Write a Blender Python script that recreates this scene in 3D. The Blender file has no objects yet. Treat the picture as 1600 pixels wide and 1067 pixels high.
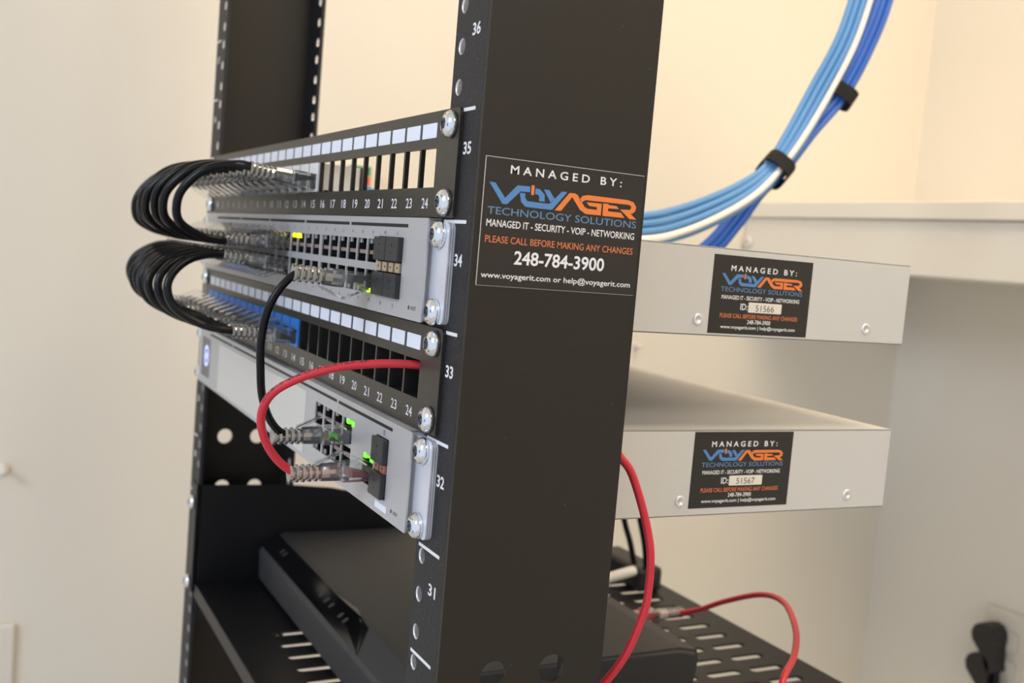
import bpy, bmesh, math, random
from mathutils import Vector, Matrix, noise
random.seed(7)
C = bpy.context.scene.collection
Z0 = 1450.0                                   # rack-unit 32 floor above the room floor, mm
def W(p): return Vector((p[0]/1000.0, p[1]/1000.0, (p[2]+Z0)/1000.0))

# ------------------------------------------------------------------ camera, light, exposure
cam_d = bpy.data.cameras.new('camera'); cam = bpy.data.objects.new('camera', cam_d); C.objects.link(cam)
R3 = Matrix(((0.45570294, -0.11291213, 0.88294149), (0.88613183, -0.03638598, -0.46200264), (0.0842924, 0.99293852, 0.08347384)))
cam.matrix_world = Matrix.Translation(W((629.214, -173.816, 123.036))) @ R3.to_4x4()
cam_d.sensor_width = 36.0; cam_d.lens = 37.1031; cam_d.clip_start = 0.01
cam_d.dof.use_dof = True; cam_d.dof.focus_distance = 0.455; cam_d.dof.aperture_fstop = 12.5
bpy.context.scene.camera = cam
sc = bpy.context.scene
sc.view_settings.view_transform = 'Standard'; sc.view_settings.look = 'None'
sc.view_settings.gamma = 1.0; sc.view_settings.use_curve_mapping = False
sc.view_settings.exposure = 0.0
sc.cycles.transparent_max_bounces = 40; sc.cycles.max_bounces = 8

world = bpy.data.worlds.new('world'); sc.world = world; world.use_nodes = True
bg = world.node_tree.nodes['Background']
bg.inputs['Color'].default_value = (0.74, 0.84, 1.0, 1); bg.inputs['Strength'].default_value = 1.0

def area(name, loc, target, size, size_y, power, col):
    d = bpy.data.lights.new(name, 'AREA'); d.shape = 'RECTANGLE'; d.size = size; d.size_y = size_y
    d.energy = power; d.color = col
    o = bpy.data.objects.new(name, d); C.objects.link(o); o.location = W(loc)
    o.rotation_euler = (W(target)-W(loc)).to_track_quat('-Z', 'Y').to_euler()
    return o
area('added_side_light', (300, 470, 1120), (300, 470, 0), 0.6, 0.6, 11.0, (1.0, 0.80, 0.56))
area('added_side_light', (1400, 250, 1120), (100, 350, -150), 0.6, 0.6, 12.0, (1.0, 0.90, 0.75))  # unseen lamp added to brighten the chassis sides and lower left wall
area('added_side_light', (750, -1500, 1120), (450, -500, 100), 0.6, 1.2, 28.0, (0.80, 0.88, 1.0))

# ------------------------------------------------------------------ materials
def mat(name, col, rough=0.5, metal=0.0, bump=0.0, bscale=200.0, spec=None, specks=None, vary=0.0, vscale=6.0, emit=None, aniso=None):
    m = bpy.data.materials.new(name); m.use_nodes = True
    nt = m.node_tree; b = nt.nodes['Principled BSDF']
    b.inputs['Base Color'].default_value = (*col, 1); b.inputs['Roughness'].default_value = rough; b.inputs['Metallic'].default_value = metal
    if spec is not None: b.inputs['Specular IOR Level'].default_value = spec
    tc = nt.nodes.new('ShaderNodeTexCoord')
    if bump:
        n = nt.nodes.new('ShaderNodeTexNoise'); n.inputs['Scale'].default_value = bscale; n.inputs['Detail'].default_value = 3
        bp = nt.nodes.new('ShaderNodeBump'); bp.inputs['Strength'].default_value = bump; bp.inputs['Distance'].default_value = 0.002
        nt.links.new(tc.outputs['Object'], n.inputs['Vector']); nt.links.new(n.outputs['Fac'], bp.inputs['Height']); nt.links.new(bp.outputs['Normal'], b.inputs['Normal'])
    last = None
    if vary:
        n = nt.nodes.new('ShaderNodeTexNoise'); n.inputs['Scale'].default_value = vscale; n.inputs['Detail'].default_value = 4
        mx = nt.nodes.new('ShaderNodeMix'); mx.data_type = 'RGBA'
        mx.inputs[6].default_value = (*[c*(1-vary) for c in col], 1); mx.inputs[7].default_value = (*[min(1, c*(1+vary)) for c in col], 1)
        nt.links.new(tc.outputs['Object'], n.inputs['Vector']); nt.links.new(n.outputs['Fac'], mx.inputs[0]); nt.links.new(mx.outputs[2], b.inputs['Base Color']); last = mx.outputs[2]
    if specks:
        sscale, thr, scol = specks
        n = nt.nodes.new('ShaderNodeTexNoise'); n.inputs['Scale'].default_value = sscale; n.inputs['Detail'].default_value = 1
        r = nt.nodes.new('ShaderNodeMath'); r.operation = 'GREATER_THAN'; r.inputs[1].default_value = thr
        mx = nt.nodes.new('ShaderNodeMix'); mx.data_type = 'RGBA'
        if last: nt.links.new(last, mx.inputs[6])
        else: mx.inputs[6].default_value = (*col, 1)
        mx.inputs[7].default_value = (*scol, 1)
        nt.links.new(tc.outputs['Object'], n.inputs['Vector']); nt.links.new(n.outputs['Fac'], r.inputs[0]); nt.links.new(r.outputs[0], mx.inputs[0]); nt.links.new(mx.outputs[2], b.inputs['Base Color'])
    if emit:
        b.inputs['Emission Color'].default_value = (*emit[0], 1); b.inputs['Emission Strength'].default_value = emit[1]
    return m
def clear_mat(name, tint, gloss, rough, haze):
    m = bpy.data.materials.new(name); m.use_nodes = True; nt = m.node_tree; nt.nodes.clear()
    out = nt.nodes.new('ShaderNodeOutputMaterial'); tr = nt.nodes.new('ShaderNodeBsdfTransparent'); tr.inputs[0].default_value = (*tint, 1)
    gl = nt.nodes.new('ShaderNodeBsdfGlossy'); gl.inputs['Roughness'].default_value = rough; gl.inputs[0].default_value = (1, 1, 1, 1)
    df = nt.nodes.new('ShaderNodeBsdfDiffuse'); df.inputs[0].default_value = (0.9, 0.9, 0.9, 1)
    lw = nt.nodes.new('ShaderNodeLayerWeight'); lw.inputs[0].default_value = gloss
    m1 = nt.nodes.new('ShaderNodeMixShader'); m1.inputs[0].default_value = haze
    m2 = nt.nodes.new('ShaderNodeMixShader')
    nt.links.new(tr.outputs[0], m1.inputs[1]); nt.links.new(df.outputs[0], m1.inputs[2])
    nt.links.new(lw.outputs['Fresnel'], m2.inputs[0]); nt.links.new(m1.outputs[0], m2.inputs[1]); nt.links.new(gl.outputs[0], m2.inputs[2])
    nt.links.new(m2.outputs[0], out.inputs[0]); return m
M = {}
M['wall'] = mat('cream wall paint', (0.80, 0.745, 0.65), 0.75, bump=0.25, bscale=38, vary=0.02, vscale=3)
M['white_paint'] = mat('white painted board', (0.80, 0.755, 0.67), 0.45, vary=0.015)
M['floor'] = mat('light floor tile', (0.62, 0.58, 0.52), 0.5, vary=0.05, vscale=9)
M['ceiling'] = mat('ceiling paint', (0.85, 0.83, 0.78), 0.8)
M['powder'] = mat('black powder coat', (0.012, 0.012, 0.016), 0.50, spec=0.4, bump=0.5, bscale=1500, specks=(1300, 0.72, (0.10, 0.10, 0.13)))
M['web'] = mat('matte black steel', (0.015, 0.0125, 0.010), 0.45, spec=0.4, bump=0.06, bscale=900, vary=0.12, vscale=15, specks=(420, 0.82, (0.07, 0.065, 0.06)))
M['panel'] = mat('black satin panel', (0.022, 0.019, 0.015), 0.36, bump=0.05, bscale=1200)
M['black'] = mat('black plastic', (0.012, 0.012, 0.013), 0.45)
M['deep'] = mat('dark cavity plastic', (0.006, 0.006, 0.006), 0.6)
M['cover'] = mat('black dust cover', (0.022, 0.023, 0.027), 0.42, bump=0.03, bscale=900)
M['cable_black'] = mat('black cable jacket', (0.004, 0.004, 0.005), 0.24, spec=0.25)
M['cable_red'] = mat('red cable jacket', (0.56, 0.022, 0.04), 0.38)
M['cable_blue'] = mat('light blue cable jacket', (0.10, 0.28, 0.58), 0.4)
M['cable_dark'] = mat('dark blue cable jacket', (0.035, 0.13, 0.50), 0.4)
M['cable_white'] = mat('white cable jacket', (0.82, 0.78, 0.74), 0.4)
M['silver'] = mat('silver face', (0.50, 0.50, 0.52), 0.42, metal=0.35, bump=0.10, bscale=1600, vary=0.05, vscale=1500)
M['silver_side'] = mat('silver chassis', (0.66, 0.65, 0.63), 0.40, metal=0.25, bump=0.04, bscale=1400)
M['bracket'] = mat('zinc bracket', (0.72, 0.74, 0.82), 0.34, metal=0.35, bump=0.02, bscale=500)
M['zinc'] = mat('zinc screw', (0.80, 0.83, 0.87), 0.14, metal=1.0, bump=0.10, bscale=420)
M['recess'] = mat('screw recess shade', (0.10, 0.13, 0.18), 0.3, metal=0.9)  # dark tone stands in for shade inside the screw's cross
M['steel'] = mat('bare steel thread', (0.82, 0.82, 0.84), 0.30, metal=0.7)
M['label'] = mat('label card', (0.80, 0.84, 0.96), 0.35)
M['ink'] = mat('white ink', (0.80, 0.80, 0.82), 0.5)
M['ink_dark'] = mat('dark ink', (0.03, 0.03, 0.035), 0.5)
M['ink_blue'] = mat('blue ink', (0.05, 0.07, 0.45), 0.5)
M['ink_logo_blue'] = mat('logo blue', (0.085, 0.235, 0.53), 0.45)
M['ink_steel'] = mat('steel blue ink', (0.12, 0.24, 0.44), 0.45)
M['ink_orange'] = mat('logo orange', (0.80, 0.21, 0.045), 0.45)
M['ink_rust'] = mat('orange lettering', (0.70, 0.19, 0.07), 0.45)
M['sticker'] = mat('black sticker', (0.017, 0.015, 0.013), 0.34)
M['jack_white'] = mat('white jack', (0.80, 0.80, 0.80), 0.4)
M['jack_blue'] = mat('blue jack', (0.025, 0.22, 0.74), 0.4)
M['contact'] = mat('jack contact carrier', (0.27, 0.20, 0.18), 0.5)
M['tan'] = mat('tan cage spring', (0.55, 0.42, 0.30), 0.4, metal=0.4)
M['copper'] = mat('copper cage spring', (0.42, 0.17, 0.13), 0.45, metal=0.3)
M['gold'] = mat('gold contacts', (0.75, 0.52, 0.16), 0.3, metal=1.0)
M['led_green'] = mat('lit green lamp', (0.1, 0.8, 0.05), 0.4, emit=((0.16, 1.0, 0.02), 1.6))
M['led_lime'] = mat('lit lime lamp', (0.4, 0.9, 0.05), 0.4, emit=((0.50, 1.0, 0.02), 1.5))
M['led_yellow'] = mat('lit yellow lamp', (0.9, 0.8, 0.05), 0.4, emit=((1.0, 0.78, 0.0), 5.0))
M['screen'] = mat('small lit screen', (0.02, 0.02, 0.03), 0.2, emit=((0.02, 0.025, 0.04), 0.6))
M['screen_lit'] = mat('screen ring', (0.3, 0.4, 0.8), 0.3, emit=((0.45, 0.55, 1.0), 1.2))
M['appliance'] = mat('charcoal plastic', (0.040, 0.039, 0.040), 0.55, bump=0.05, bscale=900)
M['gloss'] = mat('glossy black strip', (0.004, 0.004, 0.005), 0.12)
M['shelf'] = mat('shelf black steel', (0.007, 0.007, 0.009), 0.42, spec=0.35, bump=0.05, bscale=900)
M['velcro'] = mat('black hook and loop', (0.006, 0.006, 0.006), 0.9, bump=0.5, bscale=900)
M['plate'] = mat('ivory wall plate', (0.78, 0.73, 0.64), 0.4)
M['outlet'] = mat('outlet plate', (0.74, 0.68, 0.58), 0.5)
M['green'] = mat('green connector', (0.03, 0.26, 0.10), 0.45)
M['orange_red'] = mat('red connector', (0.70, 0.10, 0.04), 0.45)
M['clear'] = clear_mat('clear plug plastic', (0.985, 0.987, 0.987), 0.50, 0.04, 0.07)
M['clear_boot'] = clear_mat('clear ribbed boot', (0.975, 0.977, 0.98), 0.68, 0.05, 0.16)

# ------------------------------------------------------------------ mesh builder (all numbers in mm)
FR = lambda y: (lambda u, v, w: (u, y-w, v))          # faces the front (-y)
SD = lambda x: (lambda u, v, w: (x+w, u, v))          # faces +x
SDN = lambda x: (lambda u, v, w: (x-w, -u, v))        # faces -x
TP = lambda z: (lambda u, v, w: (u, v, z+w))          # faces up
def circ(u, v, r, n=18): return [(u+r*math.cos(2*math.pi*i/n), v+r*math.sin(2*math.pi*i/n)) for i in range(n)]
def rect(u0, u1, v0, v1): return [(u0, v0), (u1, v0), (u1, v1), (u0, v1)]
def rrect(u0, u1, v0, v1, r, n=5):
    o = []
    for cx, cy, a in ((u1-r, v0+r, -90), (u1-r, v1-r, 0), (u0+r, v1-r, 90), (u0+r, v0+r, 180)):
        for i in range(n+1):
            t = math.radians(a+90*i/n); o.append((cx+r*math.cos(t), cy+r*math.sin(t)))
    return o
def slot(u0, u1, v0, v1):
    w, h = u1-u0, v1-v0
    return rrect(u0, u1, v0, v1, min(w, h)*0.4999, 6)
def smooth_path(pts, per=8):
    P = [Vector(p) for p in pts]; out = []
    for i in range(len(P)-1):
        p0 = P[i-1] if i else P[0]*2-P[1]; p1 = P[i]; p2 = P[i+1]; p3 = P[i+2] if i+2 < len(P) else P[-1]*2-P[-2]
        for k in range(per):
            t = k/per
            out.append(0.5*((2*p1)+(p2-p0)*t+(2*p0-5*p1+4*p2-p3)*t*t+(3*p1-p0-3*p2+p3)*t**3))
    out.append(P[-1]); return out

class MB:
    def __init__(s): s.b = bmesh.new()
    def box(s, x0, x1, y0, y1, z0, z1, m=0, bev=0.0):
        r = bmesh.ops.create_cube(s.b, size=1.0); vs = r['verts']
        for v in vs: v.co = Vector(((x0+x1)/2+v.co.x*(x1-x0), (y0+y1)/2+v.co.y*(y1-y0), (z0+z1)/2+v.co.z*(z1-z0)))
        fs = {f for v in vs for f in v.link_faces}
        for f in fs: f.material_index = m
        if bev:
            es = list({e for v in vs for e in v.link_edges})
            r2 = bmesh.ops.bevel(s.b, geom=es, offset=bev, segments=2, affect='EDGES', profile=0.5)
            for f in r2['faces']: f.material_index = m
        return s
    def poly(s, pts3, m=0):
        vs = [s.b.verts.new(p) for p in pts3]; f = s.b.faces.new(vs); f.material_index = m; return s
    def tube(s, path, r, m=0, seg=10, caps=True):
        n = len(path); rr = r if isinstance(r, (list, tuple)) else [r]*n
        up = Vector((0, 0, 1)); rings = []; prev = None
        for i, p in enumerate(path):
            t = (path[min(i+1, n-1)]-path[max(i-1, 0)]).normalized()
            if prev is None:
                a = t.cross(up)
                if a.length < 0.05: a = t.cross(Vector((1, 0, 0)))
            else: a = prev-t*prev.dot(t)
            a.normalize(); prev = a; bb = t.cross(a)
            rings.append([s.b.verts.new(p+(a*math.cos(2*math.pi*k/seg)+bb*math.sin(2*math.pi*k/seg))*rr[i]) for k in range(seg)])
        for i in range(n-1):
            for k in range(seg):
                f = s.b.faces.new((rings[i][k], rings[i][(k+1) % seg], rings[i+1][(k+1) % seg], rings[i+1][k])); f.smooth = True; f.material_index = m
        if caps:
            for rg in (rings[0][::-1], rings[-1]):
                f = s.b.faces.new(rg); f.material_index = m
        return s
    def lathe(s, o, d, prof, m=0, seg=24, smooth=True):
        o = Vector(o); d = Vector(d).normalized(); a = d.cross(Vector((0, 0, 1)))
        if a.length < 0.05: a = Vector((1, 0, 0))
        a.normalize(); b2 = d.cross(a); rings = []
        for h, r in prof:
            if r < 1e-6: rings.append([s.b.verts.new(o+d*h)])
            else: rings.append([s.b.verts.new(o+d*h+(a*math.cos(2*math.pi*k/seg)+b2*math.sin(2*math.pi*k/seg))*r) for k in range(seg)])
        for A, B in zip(rings, rings[1:]):
            for k in range(seg):
                k2 = (k+1) % seg
                if len(A) == 1 and len(B) == 1: continue
                if len(A) == 1: f = s.b.faces.new((A[0], B[k2], B[k]))
                elif len(B) == 1: f = s.b.faces.new((A[k], A[k2], B[0]))
                else: f = s.b.faces.new((A[k], A[k2], B[k2], B[k]))
                f.smooth = smooth; f.material_index = m
        return s
    def _mesh(s, me, fn, m):
        base = [s.b.verts.new(fn(v.co.x, v.co.y, v.co.z)) for v in me.vertices]
        for p in me.polygons:
            try: f = s.b.faces.new([base[i] for i in p.vertices])
            except ValueError: continue
            mi = m(Vector(p.center), Vector(p.normal)) if callable(m) else m
            f.material_index = mi
    def plate(s, outline, holes, t, fr, m=0):
        """a sheet of thickness t standing on the frame plane (w from 0 to t) with cut-out holes"""
        cu = bpy.data.curves.new('tmp', 'CURVE'); cu.dimensions = '2D'; cu.fill_mode = 'BOTH'; cu.extrude = t/2
        for ring in [outline]+list(holes):
            sp = cu.splines.new('POLY'); sp.points.add(len(ring)-1)
            for q, (u, v) in zip(sp.points, ring): q.co = (u, v, 0, 1)
            sp.use_cyclic_u = True
        ob = bpy.data.objects.new('tmp', cu); C.objects.link(ob)
        dg = bpy.context.evaluated_depsgraph_get(); me = bpy.data.meshes.new_from_object(ob.evaluated_get(dg))
        s._mesh(me, lambda u, v, w: fr(u, v, w+t/2), m)
        bpy.data.objects.remove(ob); bpy.data.curves.remove(cu); bpy.data.meshes.remove(me); return s
    def text(s, string, u0, u1, v0, v1, fr, w=0.06, m=0, bold=0.0, spacing=1.0, fit_ref=None):
        """lettering fitted into the rectangle u0..u1, v0..v1; fit_ref: cap/descender box given by another string"""
        me = text_mesh(string, bold, spacing)
        xs = [v.co.x for v in me.vertices]; ys = [v.co.y for v in me.vertices]
        if fit_ref:
            rm = text_mesh(fit_ref, bold, 1.0); ys = [v.co.y for v in rm.vertices]; bpy.data.meshes.remove(rm)
        ax, bx, ay, by = min(xs), max(xs), min(ys), max(ys)
        if u0 is None:                                      # centred at u1, natural proportion
            k = (v1-v0)/(by-ay); hw = (bx-ax)*k*0.82/2; u0, u1 = u1-hw, u1+hw
        s._mesh(me, lambda x, y, z: fr(u0+(x-ax)/(bx-ax)*(u1-u0), v0+(y-ay)/(by-ay)*(v1-v0), w), m)
        bpy.data.meshes.remove(me); return s
    def build(s, name, mats, parent=None, at=None, smooth_angle=None):
        wl = ROOT[parent] if parent is not None else (Vector(at) if at is not None else None)
        if wl is None:
            xs = [v.co for v in s.b.verts]; wl = Vector((sum(v.x for v in xs)/len(xs), sum(v.y for v in xs)/len(xs), min(v.z for v in xs)))
        bmesh.ops.recalc_face_normals(s.b, faces=s.b.faces) if getattr(s, 'recalc', True) else None
        for v in s.b.verts: v.co = (v.co-wl)/1000.0
        me = bpy.data.meshes.new(name); s.b.to_mesh(me); s.b.free()
        for mm in (mats if isinstance(mats, (list, tuple)) else [mats]): me.materials.append(M[mm])
        o = bpy.data.objects.new(name, me); C.objects.link(o)
        if parent is not None: o.parent = parent
        else: o.location = W(wl)
        ROOT[o] = wl; return o
ROOT = {}
_tm = {}
def text_mesh(string, bold, spacing):
    cu = bpy.data.curves.new('tmp', 'FONT'); cu.body = string; cu.size = 1.0; cu.offset = bold; cu.space_character = spacing; cu.resolution_u = 3
    ob = bpy.data.objects.new('tmp', cu); C.objects.link(ob)
    dg = bpy.context.evaluated_depsgraph_get(); me = bpy.data.meshes.new_from_object(ob.evaluated_get(dg))
    bpy.data.objects.remove(ob); bpy.data.curves.remove(cu); return me
def tag(o, label, cat, group=None, kind=None):
    if label: o['label'] = label
    if cat: o['category'] = cat
    if group: o['group'] = group
    if kind: o['kind'] = kind
    return o
def thing(name, at, label, cat, group=None):
    o = bpy.data.objects.new(name, None); o.empty_display_size = 0.01; C.objects.link(o); o.location = W(at); ROOT[o] = Vector(at)
    return tag(o, label, cat, group)
def inst(src, at, parent):
    """another copy of a part, its own origin moved to the world point at (mm)"""
    o = src.copy(); C.objects.link(o); o.parent = parent
    o.location = (Vector(at)-ROOT[parent])/1000.0; ROOT[o] = Vector(at); return o
def proto(mb, name, mats, at, parent):
    """a part with its own origin at the world point at; shape drawn around 0,0,0"""
    o = mb.build(name, mats, None, at=(0, 0, 0)); o.parent = parent
    o.location = (Vector(at)-ROOT[parent])/1000.0; ROOT[o] = Vector(at); return o
def struct(name, mb, m):
    o = mb.build(name, m); o['kind'] = 'structure'; return o

# ------------------------------------------------------------------ the room
XW, YW, XR, YF, FZ, CZ = -510.0, 1077.0, 1900.0, -2000.0, -Z0, 1150.0
struct('wall_left', MB().box(XW-80, XW, YF, YW+80, FZ, CZ), 'wall')
struct('wall_back', MB().box(XW, XR, YW, YW+80, FZ, CZ), 'wall')
struct('wall_right', MB().box(XR, XR+80, -700, YW+80, FZ, CZ), 'wall')
struct('floor', MB().box(XW-80, XR+80, YF, YW+80, FZ-60, FZ), 'floor')
struct('ceiling', MB().box(XW-80, XR+80, YF, YW+80, CZ, CZ+60), 'ceiling')
struct('baseboard_left', MB().box(XW, XW+12, YF, YW, FZ, FZ+95, bev=2), 'white_paint')
struct('baseboard_back', MB().box(XW+12, XR, YW-12, YW, FZ, FZ+95, bev=2), 'white_paint')

# ------------------------------------------------------------------ rack
T = {37: 272.5, 36: 226.0, 35: 179.6, 34: 135.2, 33: 90.4, 32: 45.4, 31: 0.0}
for n in range(30, 20, -1): T[n] = T[n+1]-45.9
for n in range(38, 44): T[n] = T[n-1]+46.2
HX = 232.2
holes_z = []
for n in range(24, 43):
    for dz in (6.0, 22.4, 38.6): holes_z.append(T[n]-dz)
rack = thing('equipment_rack', (0, 39, FZ), 'black open two-post network rack holding the patch panels and switches', 'rack')
def make_post(sx):
    zb, zt = FZ+20, 640.0
    b = MB()
    hz = sorted(holes_z); ed = [hz[0]-9]+[(p+q)/2 for p, q in zip(hz, hz[1:])]+[hz[-1]+9]
    xa, xb = sorted((sx*225.4, sx*255.2))
    def fl(y0, th):
        b.box(xa, xb, y0-th, y0, zb, ed[0]); b.box(xa, xb, y0-th, y0, ed[-1], zt)
        for z, e0, e1 in zip(hz, ed, ed[1:]):
            b.plate(rect(xa, xb, e0, e1), [circ(sx*HX, z, 3.3, 18)], th, FR(y0), lambda c, n: 1 if abs(n.z) < 0.5 and math.hypot(c.x-sx*HX, c.y-z) < 3.6 else 0)
            if sx > 0 and y0 < 10 and abs(z-80) < 190:
                b.lathe((sx*HX, y0-th+0.15, z), (0, 1, 0), [(0, 3.75), (0, 3.25), (0.8, 3.0), (1.4, 3.3), (2.2, 3.0), (2.9, 3.3), (3.7, 3.0), (4.4, 3.3)], 1, 18)
                b.lathe((sx*HX, y0, z), (0, 1, 0), [(0, 4.2), (2.1, 4.2), (2.1, 3.25)], 0, 18)
    fl(2.6, 2.6); fl(77.8, 2.6)
    wh = [circ(y if sx > 0 else -y, z, 6.2, 24) for z in (-50.5, -94.0, -138.0, -182.0, 330.0, 374.0) for y in (25.2, 52.6)]
    if sx > 0: b.plate(rect(0, 77.8, zb, zt), wh, 2.5, SD(255.0), 2)
    else: b.plate(rect(-77.8, 0, zb, zt), wh, 2.5, SDN(-255.0), 2)
    return b.build('post', ['powder', 'steel', 'web'], rack)
post_r = make_post(1); post_l = make_post(-1)
post_r['label'] = 'right black post with a service sticker'; post_l['label'] = 'left black post beside the wall'
b = MB()
for x0, x1 in ((-257.5, -225.4), (225.4, 257.5)):
    b.box(x0, x1, 0, 77.8, 640, 643)
b.box(-257.5, 257.5, 0, 3, 643, 720); b.box(-257.5, 257.5, 74.8, 77.8, 643, 720); b.build('top_bar', 'powder', rack)
for sx in (-1, 1):
    b = MB(); x0, x1 = sorted((sx*200, sx*300))
    b.box(x0, x1, -180, 260, FZ, FZ+20, bev=2); b.build('base_foot', 'powder', rack)
# unit numbers and dividing lines painted on the posts' front flanges
for post, sx in ((post_r, 1), (post_l, -1)):
    for n in range(29, 38):
        zc = T[n]-17.0
        u0, u1 = (241.6, 249.0) if sx > 0 else (-250.5, -243.1)
        MB().text(str(n), u0, u1, zc-2.5, zc+2.5, FR(0), 0.08, 0, bold=0.022).build('unit_number', 'ink', post)
        b = MB()
        if sx > 0: b.box(228.3, 250.0, -0.10, 0.02, T[n]-2.4, T[n]-1.0)
        else: b.box(-255.5, -242.5, -0.10, 0.02, T[n]-2.4, T[n]-1.0)
        b.build('unit_line', 'ink', post)

# --- stickers
LOGO_BLUE = [[(4.9,149.6),(7.5,149.6),(12.2,144.1),(17.2,149.5),(22.9,149.6),(23.0,147.4),(18.8,147.3),(13.2,141.7),(11.2,141.7)],
 [(18.5,146.7),(21.0,146.7),(20.9,145.1),(22.1,143.8),(25.8,143.7),(31.9,143.7),(32.8,144.2),(37.4,149.1),(39.9,149.1),(33.7,141.6),(32.6,141.4),(21.4,141.5),(19.3,143.3)],
 [(25.3,149.1),(27.3,149.0),(29.6,147.1),(29.9,144.3),(27.3,144.3),(27.3,146.0),(26.6,146.8),(25.3,146.8)],
 [(29.1,149.1),(31.6,149.1),(34.3,145.9),(32.6,144.3)]]
LOGO_BAR = [(23.5,150.2),(24.8,150.2),(24.8,146.4),(23.5,146.4)]
LOGO_ORANGE = [[(34.8,141.4),(41.0,148.9),(43.5,149.0),(44.9,148.4),(48.5,144.0),(50.0,143.4),(54.5,143.4),(54.4,144.5),(50.8,144.6),(49.2,146.0),(56.6,146.1),(56.6,141.3),(49.3,141.2),(46.5,142.6),(42.4,147.4),(37.7,141.4)],
 [(45.8,146.5),(47.1,148.3),(49.4,148.9),(68.9,148.8),(71.9,148.2),(73.5,146.3),(73.3,144.6),(72.0,143.5),(71.0,143.3),(74.1,141.1),(70.7,141.1),(65.6,144.6),(70.8,144.9),(71.1,146.4),(69.6,146.9),(48.7,146.8),(47.1,145.8)],
 [(57.3,146.3),(60.0,146.3),(59.9,145.9),(63.8,145.8),(65.1,144.7),(59.8,144.5),(59.9,143.3),(66.3,143.3),(68.2,141.3),(57.4,141.2)]]
def logo(b, fr, u0, u1, v0, v1, ib, io, w=0.06):
    k = (u1-u0)/(74.1-4.9); kv = (v1-v0)/(150.2-141.1)
    f = lambda L: [(u0+(u-4.9)*k, v0+(v-141.1)*kv) for u, v in L]
    for L in LOGO_BLUE: b.plate(f(L), [], 0.02, lambda a, c, d: fr(a, c, d+w), ib)
    for L in LOGO_ORANGE+[LOGO_BAR]: b.plate(f(L), [], 0.02, lambda a, c, d: fr(a, c, d+w), io)
X0 = 257.5
st = MB().plate(rect(2.4, 76.3, 109.2, 159.6), [], 0.12, SD(X0)).build('sticker', 'sticker', rack)
st['label'] = 'large black service sticker with white, blue and orange lettering'
b = MB(); f = SD(X0+0.12)
b.text('M A N A G E D   B Y :', 13.7, 65.4, 153.7, 157.0, f, 0.05, 0, 0.012)
b.text('MANAGED IT - SECURITY - VOIP - NETWORKING', 5.0, 73.9, 132.6, 135.4, f, 0.05, 0, 0.010)
b.text('248-784-3900', 18.4, 60.4, 118.4, 123.9, f, 0.05, 0, 0.020)
b.text('www.voyagerit.com or help@voyagerit.com', 4.4, 74.0, 111.9, 115.0, f, 0.05, 0, 0.010)
b.text('TECHNOLOGY SOLUTIONS', 5.0, 74.3, 137.4, 140.3, f, 0.05, 2, 0.002)
b.text('PLEASE CALL BEFORE MAKING ANY CHANGES', 5.0, 73.8, 126.4, 129.1, f, 0.05, 1, 0.004)
b.build('lettering', ['ink', 'ink_rust', 'ink_steel'], st)
b = MB(); logo(b, f, 4.9, 74.1, 141.1, 150.2, 0, 1); b.build('logo', ['ink_logo_blue', 'ink_orange'], st)
b = MB()
for u0, u1, v0, v1 in ((2.5, 2.8, 109.4, 159.5), (2.5, 76.2, 159.3, 159.5), (2.5, 76.2, 109.4, 109.5)): b.plate(rect(u0, u1, v0, v1), [], 0.02, SD(X0+0.15))
b.build('border_line', 'silver_side', st)
def small_sticker(parent, dy, dz, number, tilt=0.0):
    fr0 = SD(221.0)
    s = MB().plate(rect(145.4+dy, 208.2+dy, 92.6+dz, 130.8+dz), [], 0.12, fr0).build('sticker', 'sticker', parent)
    s['label'] = 'black service sticker with ID number '+number
    f = lambda u, v, w: SD(221.12)(u+dy, v+dz, w)
    b = MB()
    b.text('M A N A G E D   B Y :', 156.2, 198.0, 123.3, 126.1, f, 0.05, 0, 0.02)
    b.text('MANAGED IT - SECURITY - VOIP - NETWORKING', 151.9, 201.4, 109.5, 111.5, f, 0.05, 0, 0.014)
    b.text('ID:', 164.1, 168.5, 104.6, 107.8, f, 0.05, 0, 0.014)
    b.text('248-784-3900', 169.2, 184.0, 97.8, 99.9, f, 0.05, 0, 0.014)
    b.text('www.voyagerit.com | help@voyagerit.com', 152.9, 200.4, 94.7, 97.0, f, 0.05, 0, 0.014)
    b.text('TECHNOLOGY SOLUTIONS', 151.0, 202.9, 113.2, 115.5, f, 0.05, 2, 0.006)
    b.text('PLEASE CALL BEFORE MAKING ANY CHANGES', 152.0, 201.3, 100.5, 102.6, f, 0.05, 1, 0.010)
    b.build('lettering', ['ink', 'ink_rust', 'ink_steel'], s)
    b = MB(); logo(b, f, 150.8, 202.7, 116.0, 122.4, 0, 1); b.build('logo', ['ink_logo_blue', 'ink_orange'], s)
    b = MB().plate(rrect(169.1, 190.3, 103.6, 108.6, 0.5), [], 0.04, f, 0)
    b.text(number, 173.7, 185.4, 104.3, 107.4, f, 0.08, 1, -0.004)
    b.build('number_field', ['plate', 'ink_dark'], s)

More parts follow.
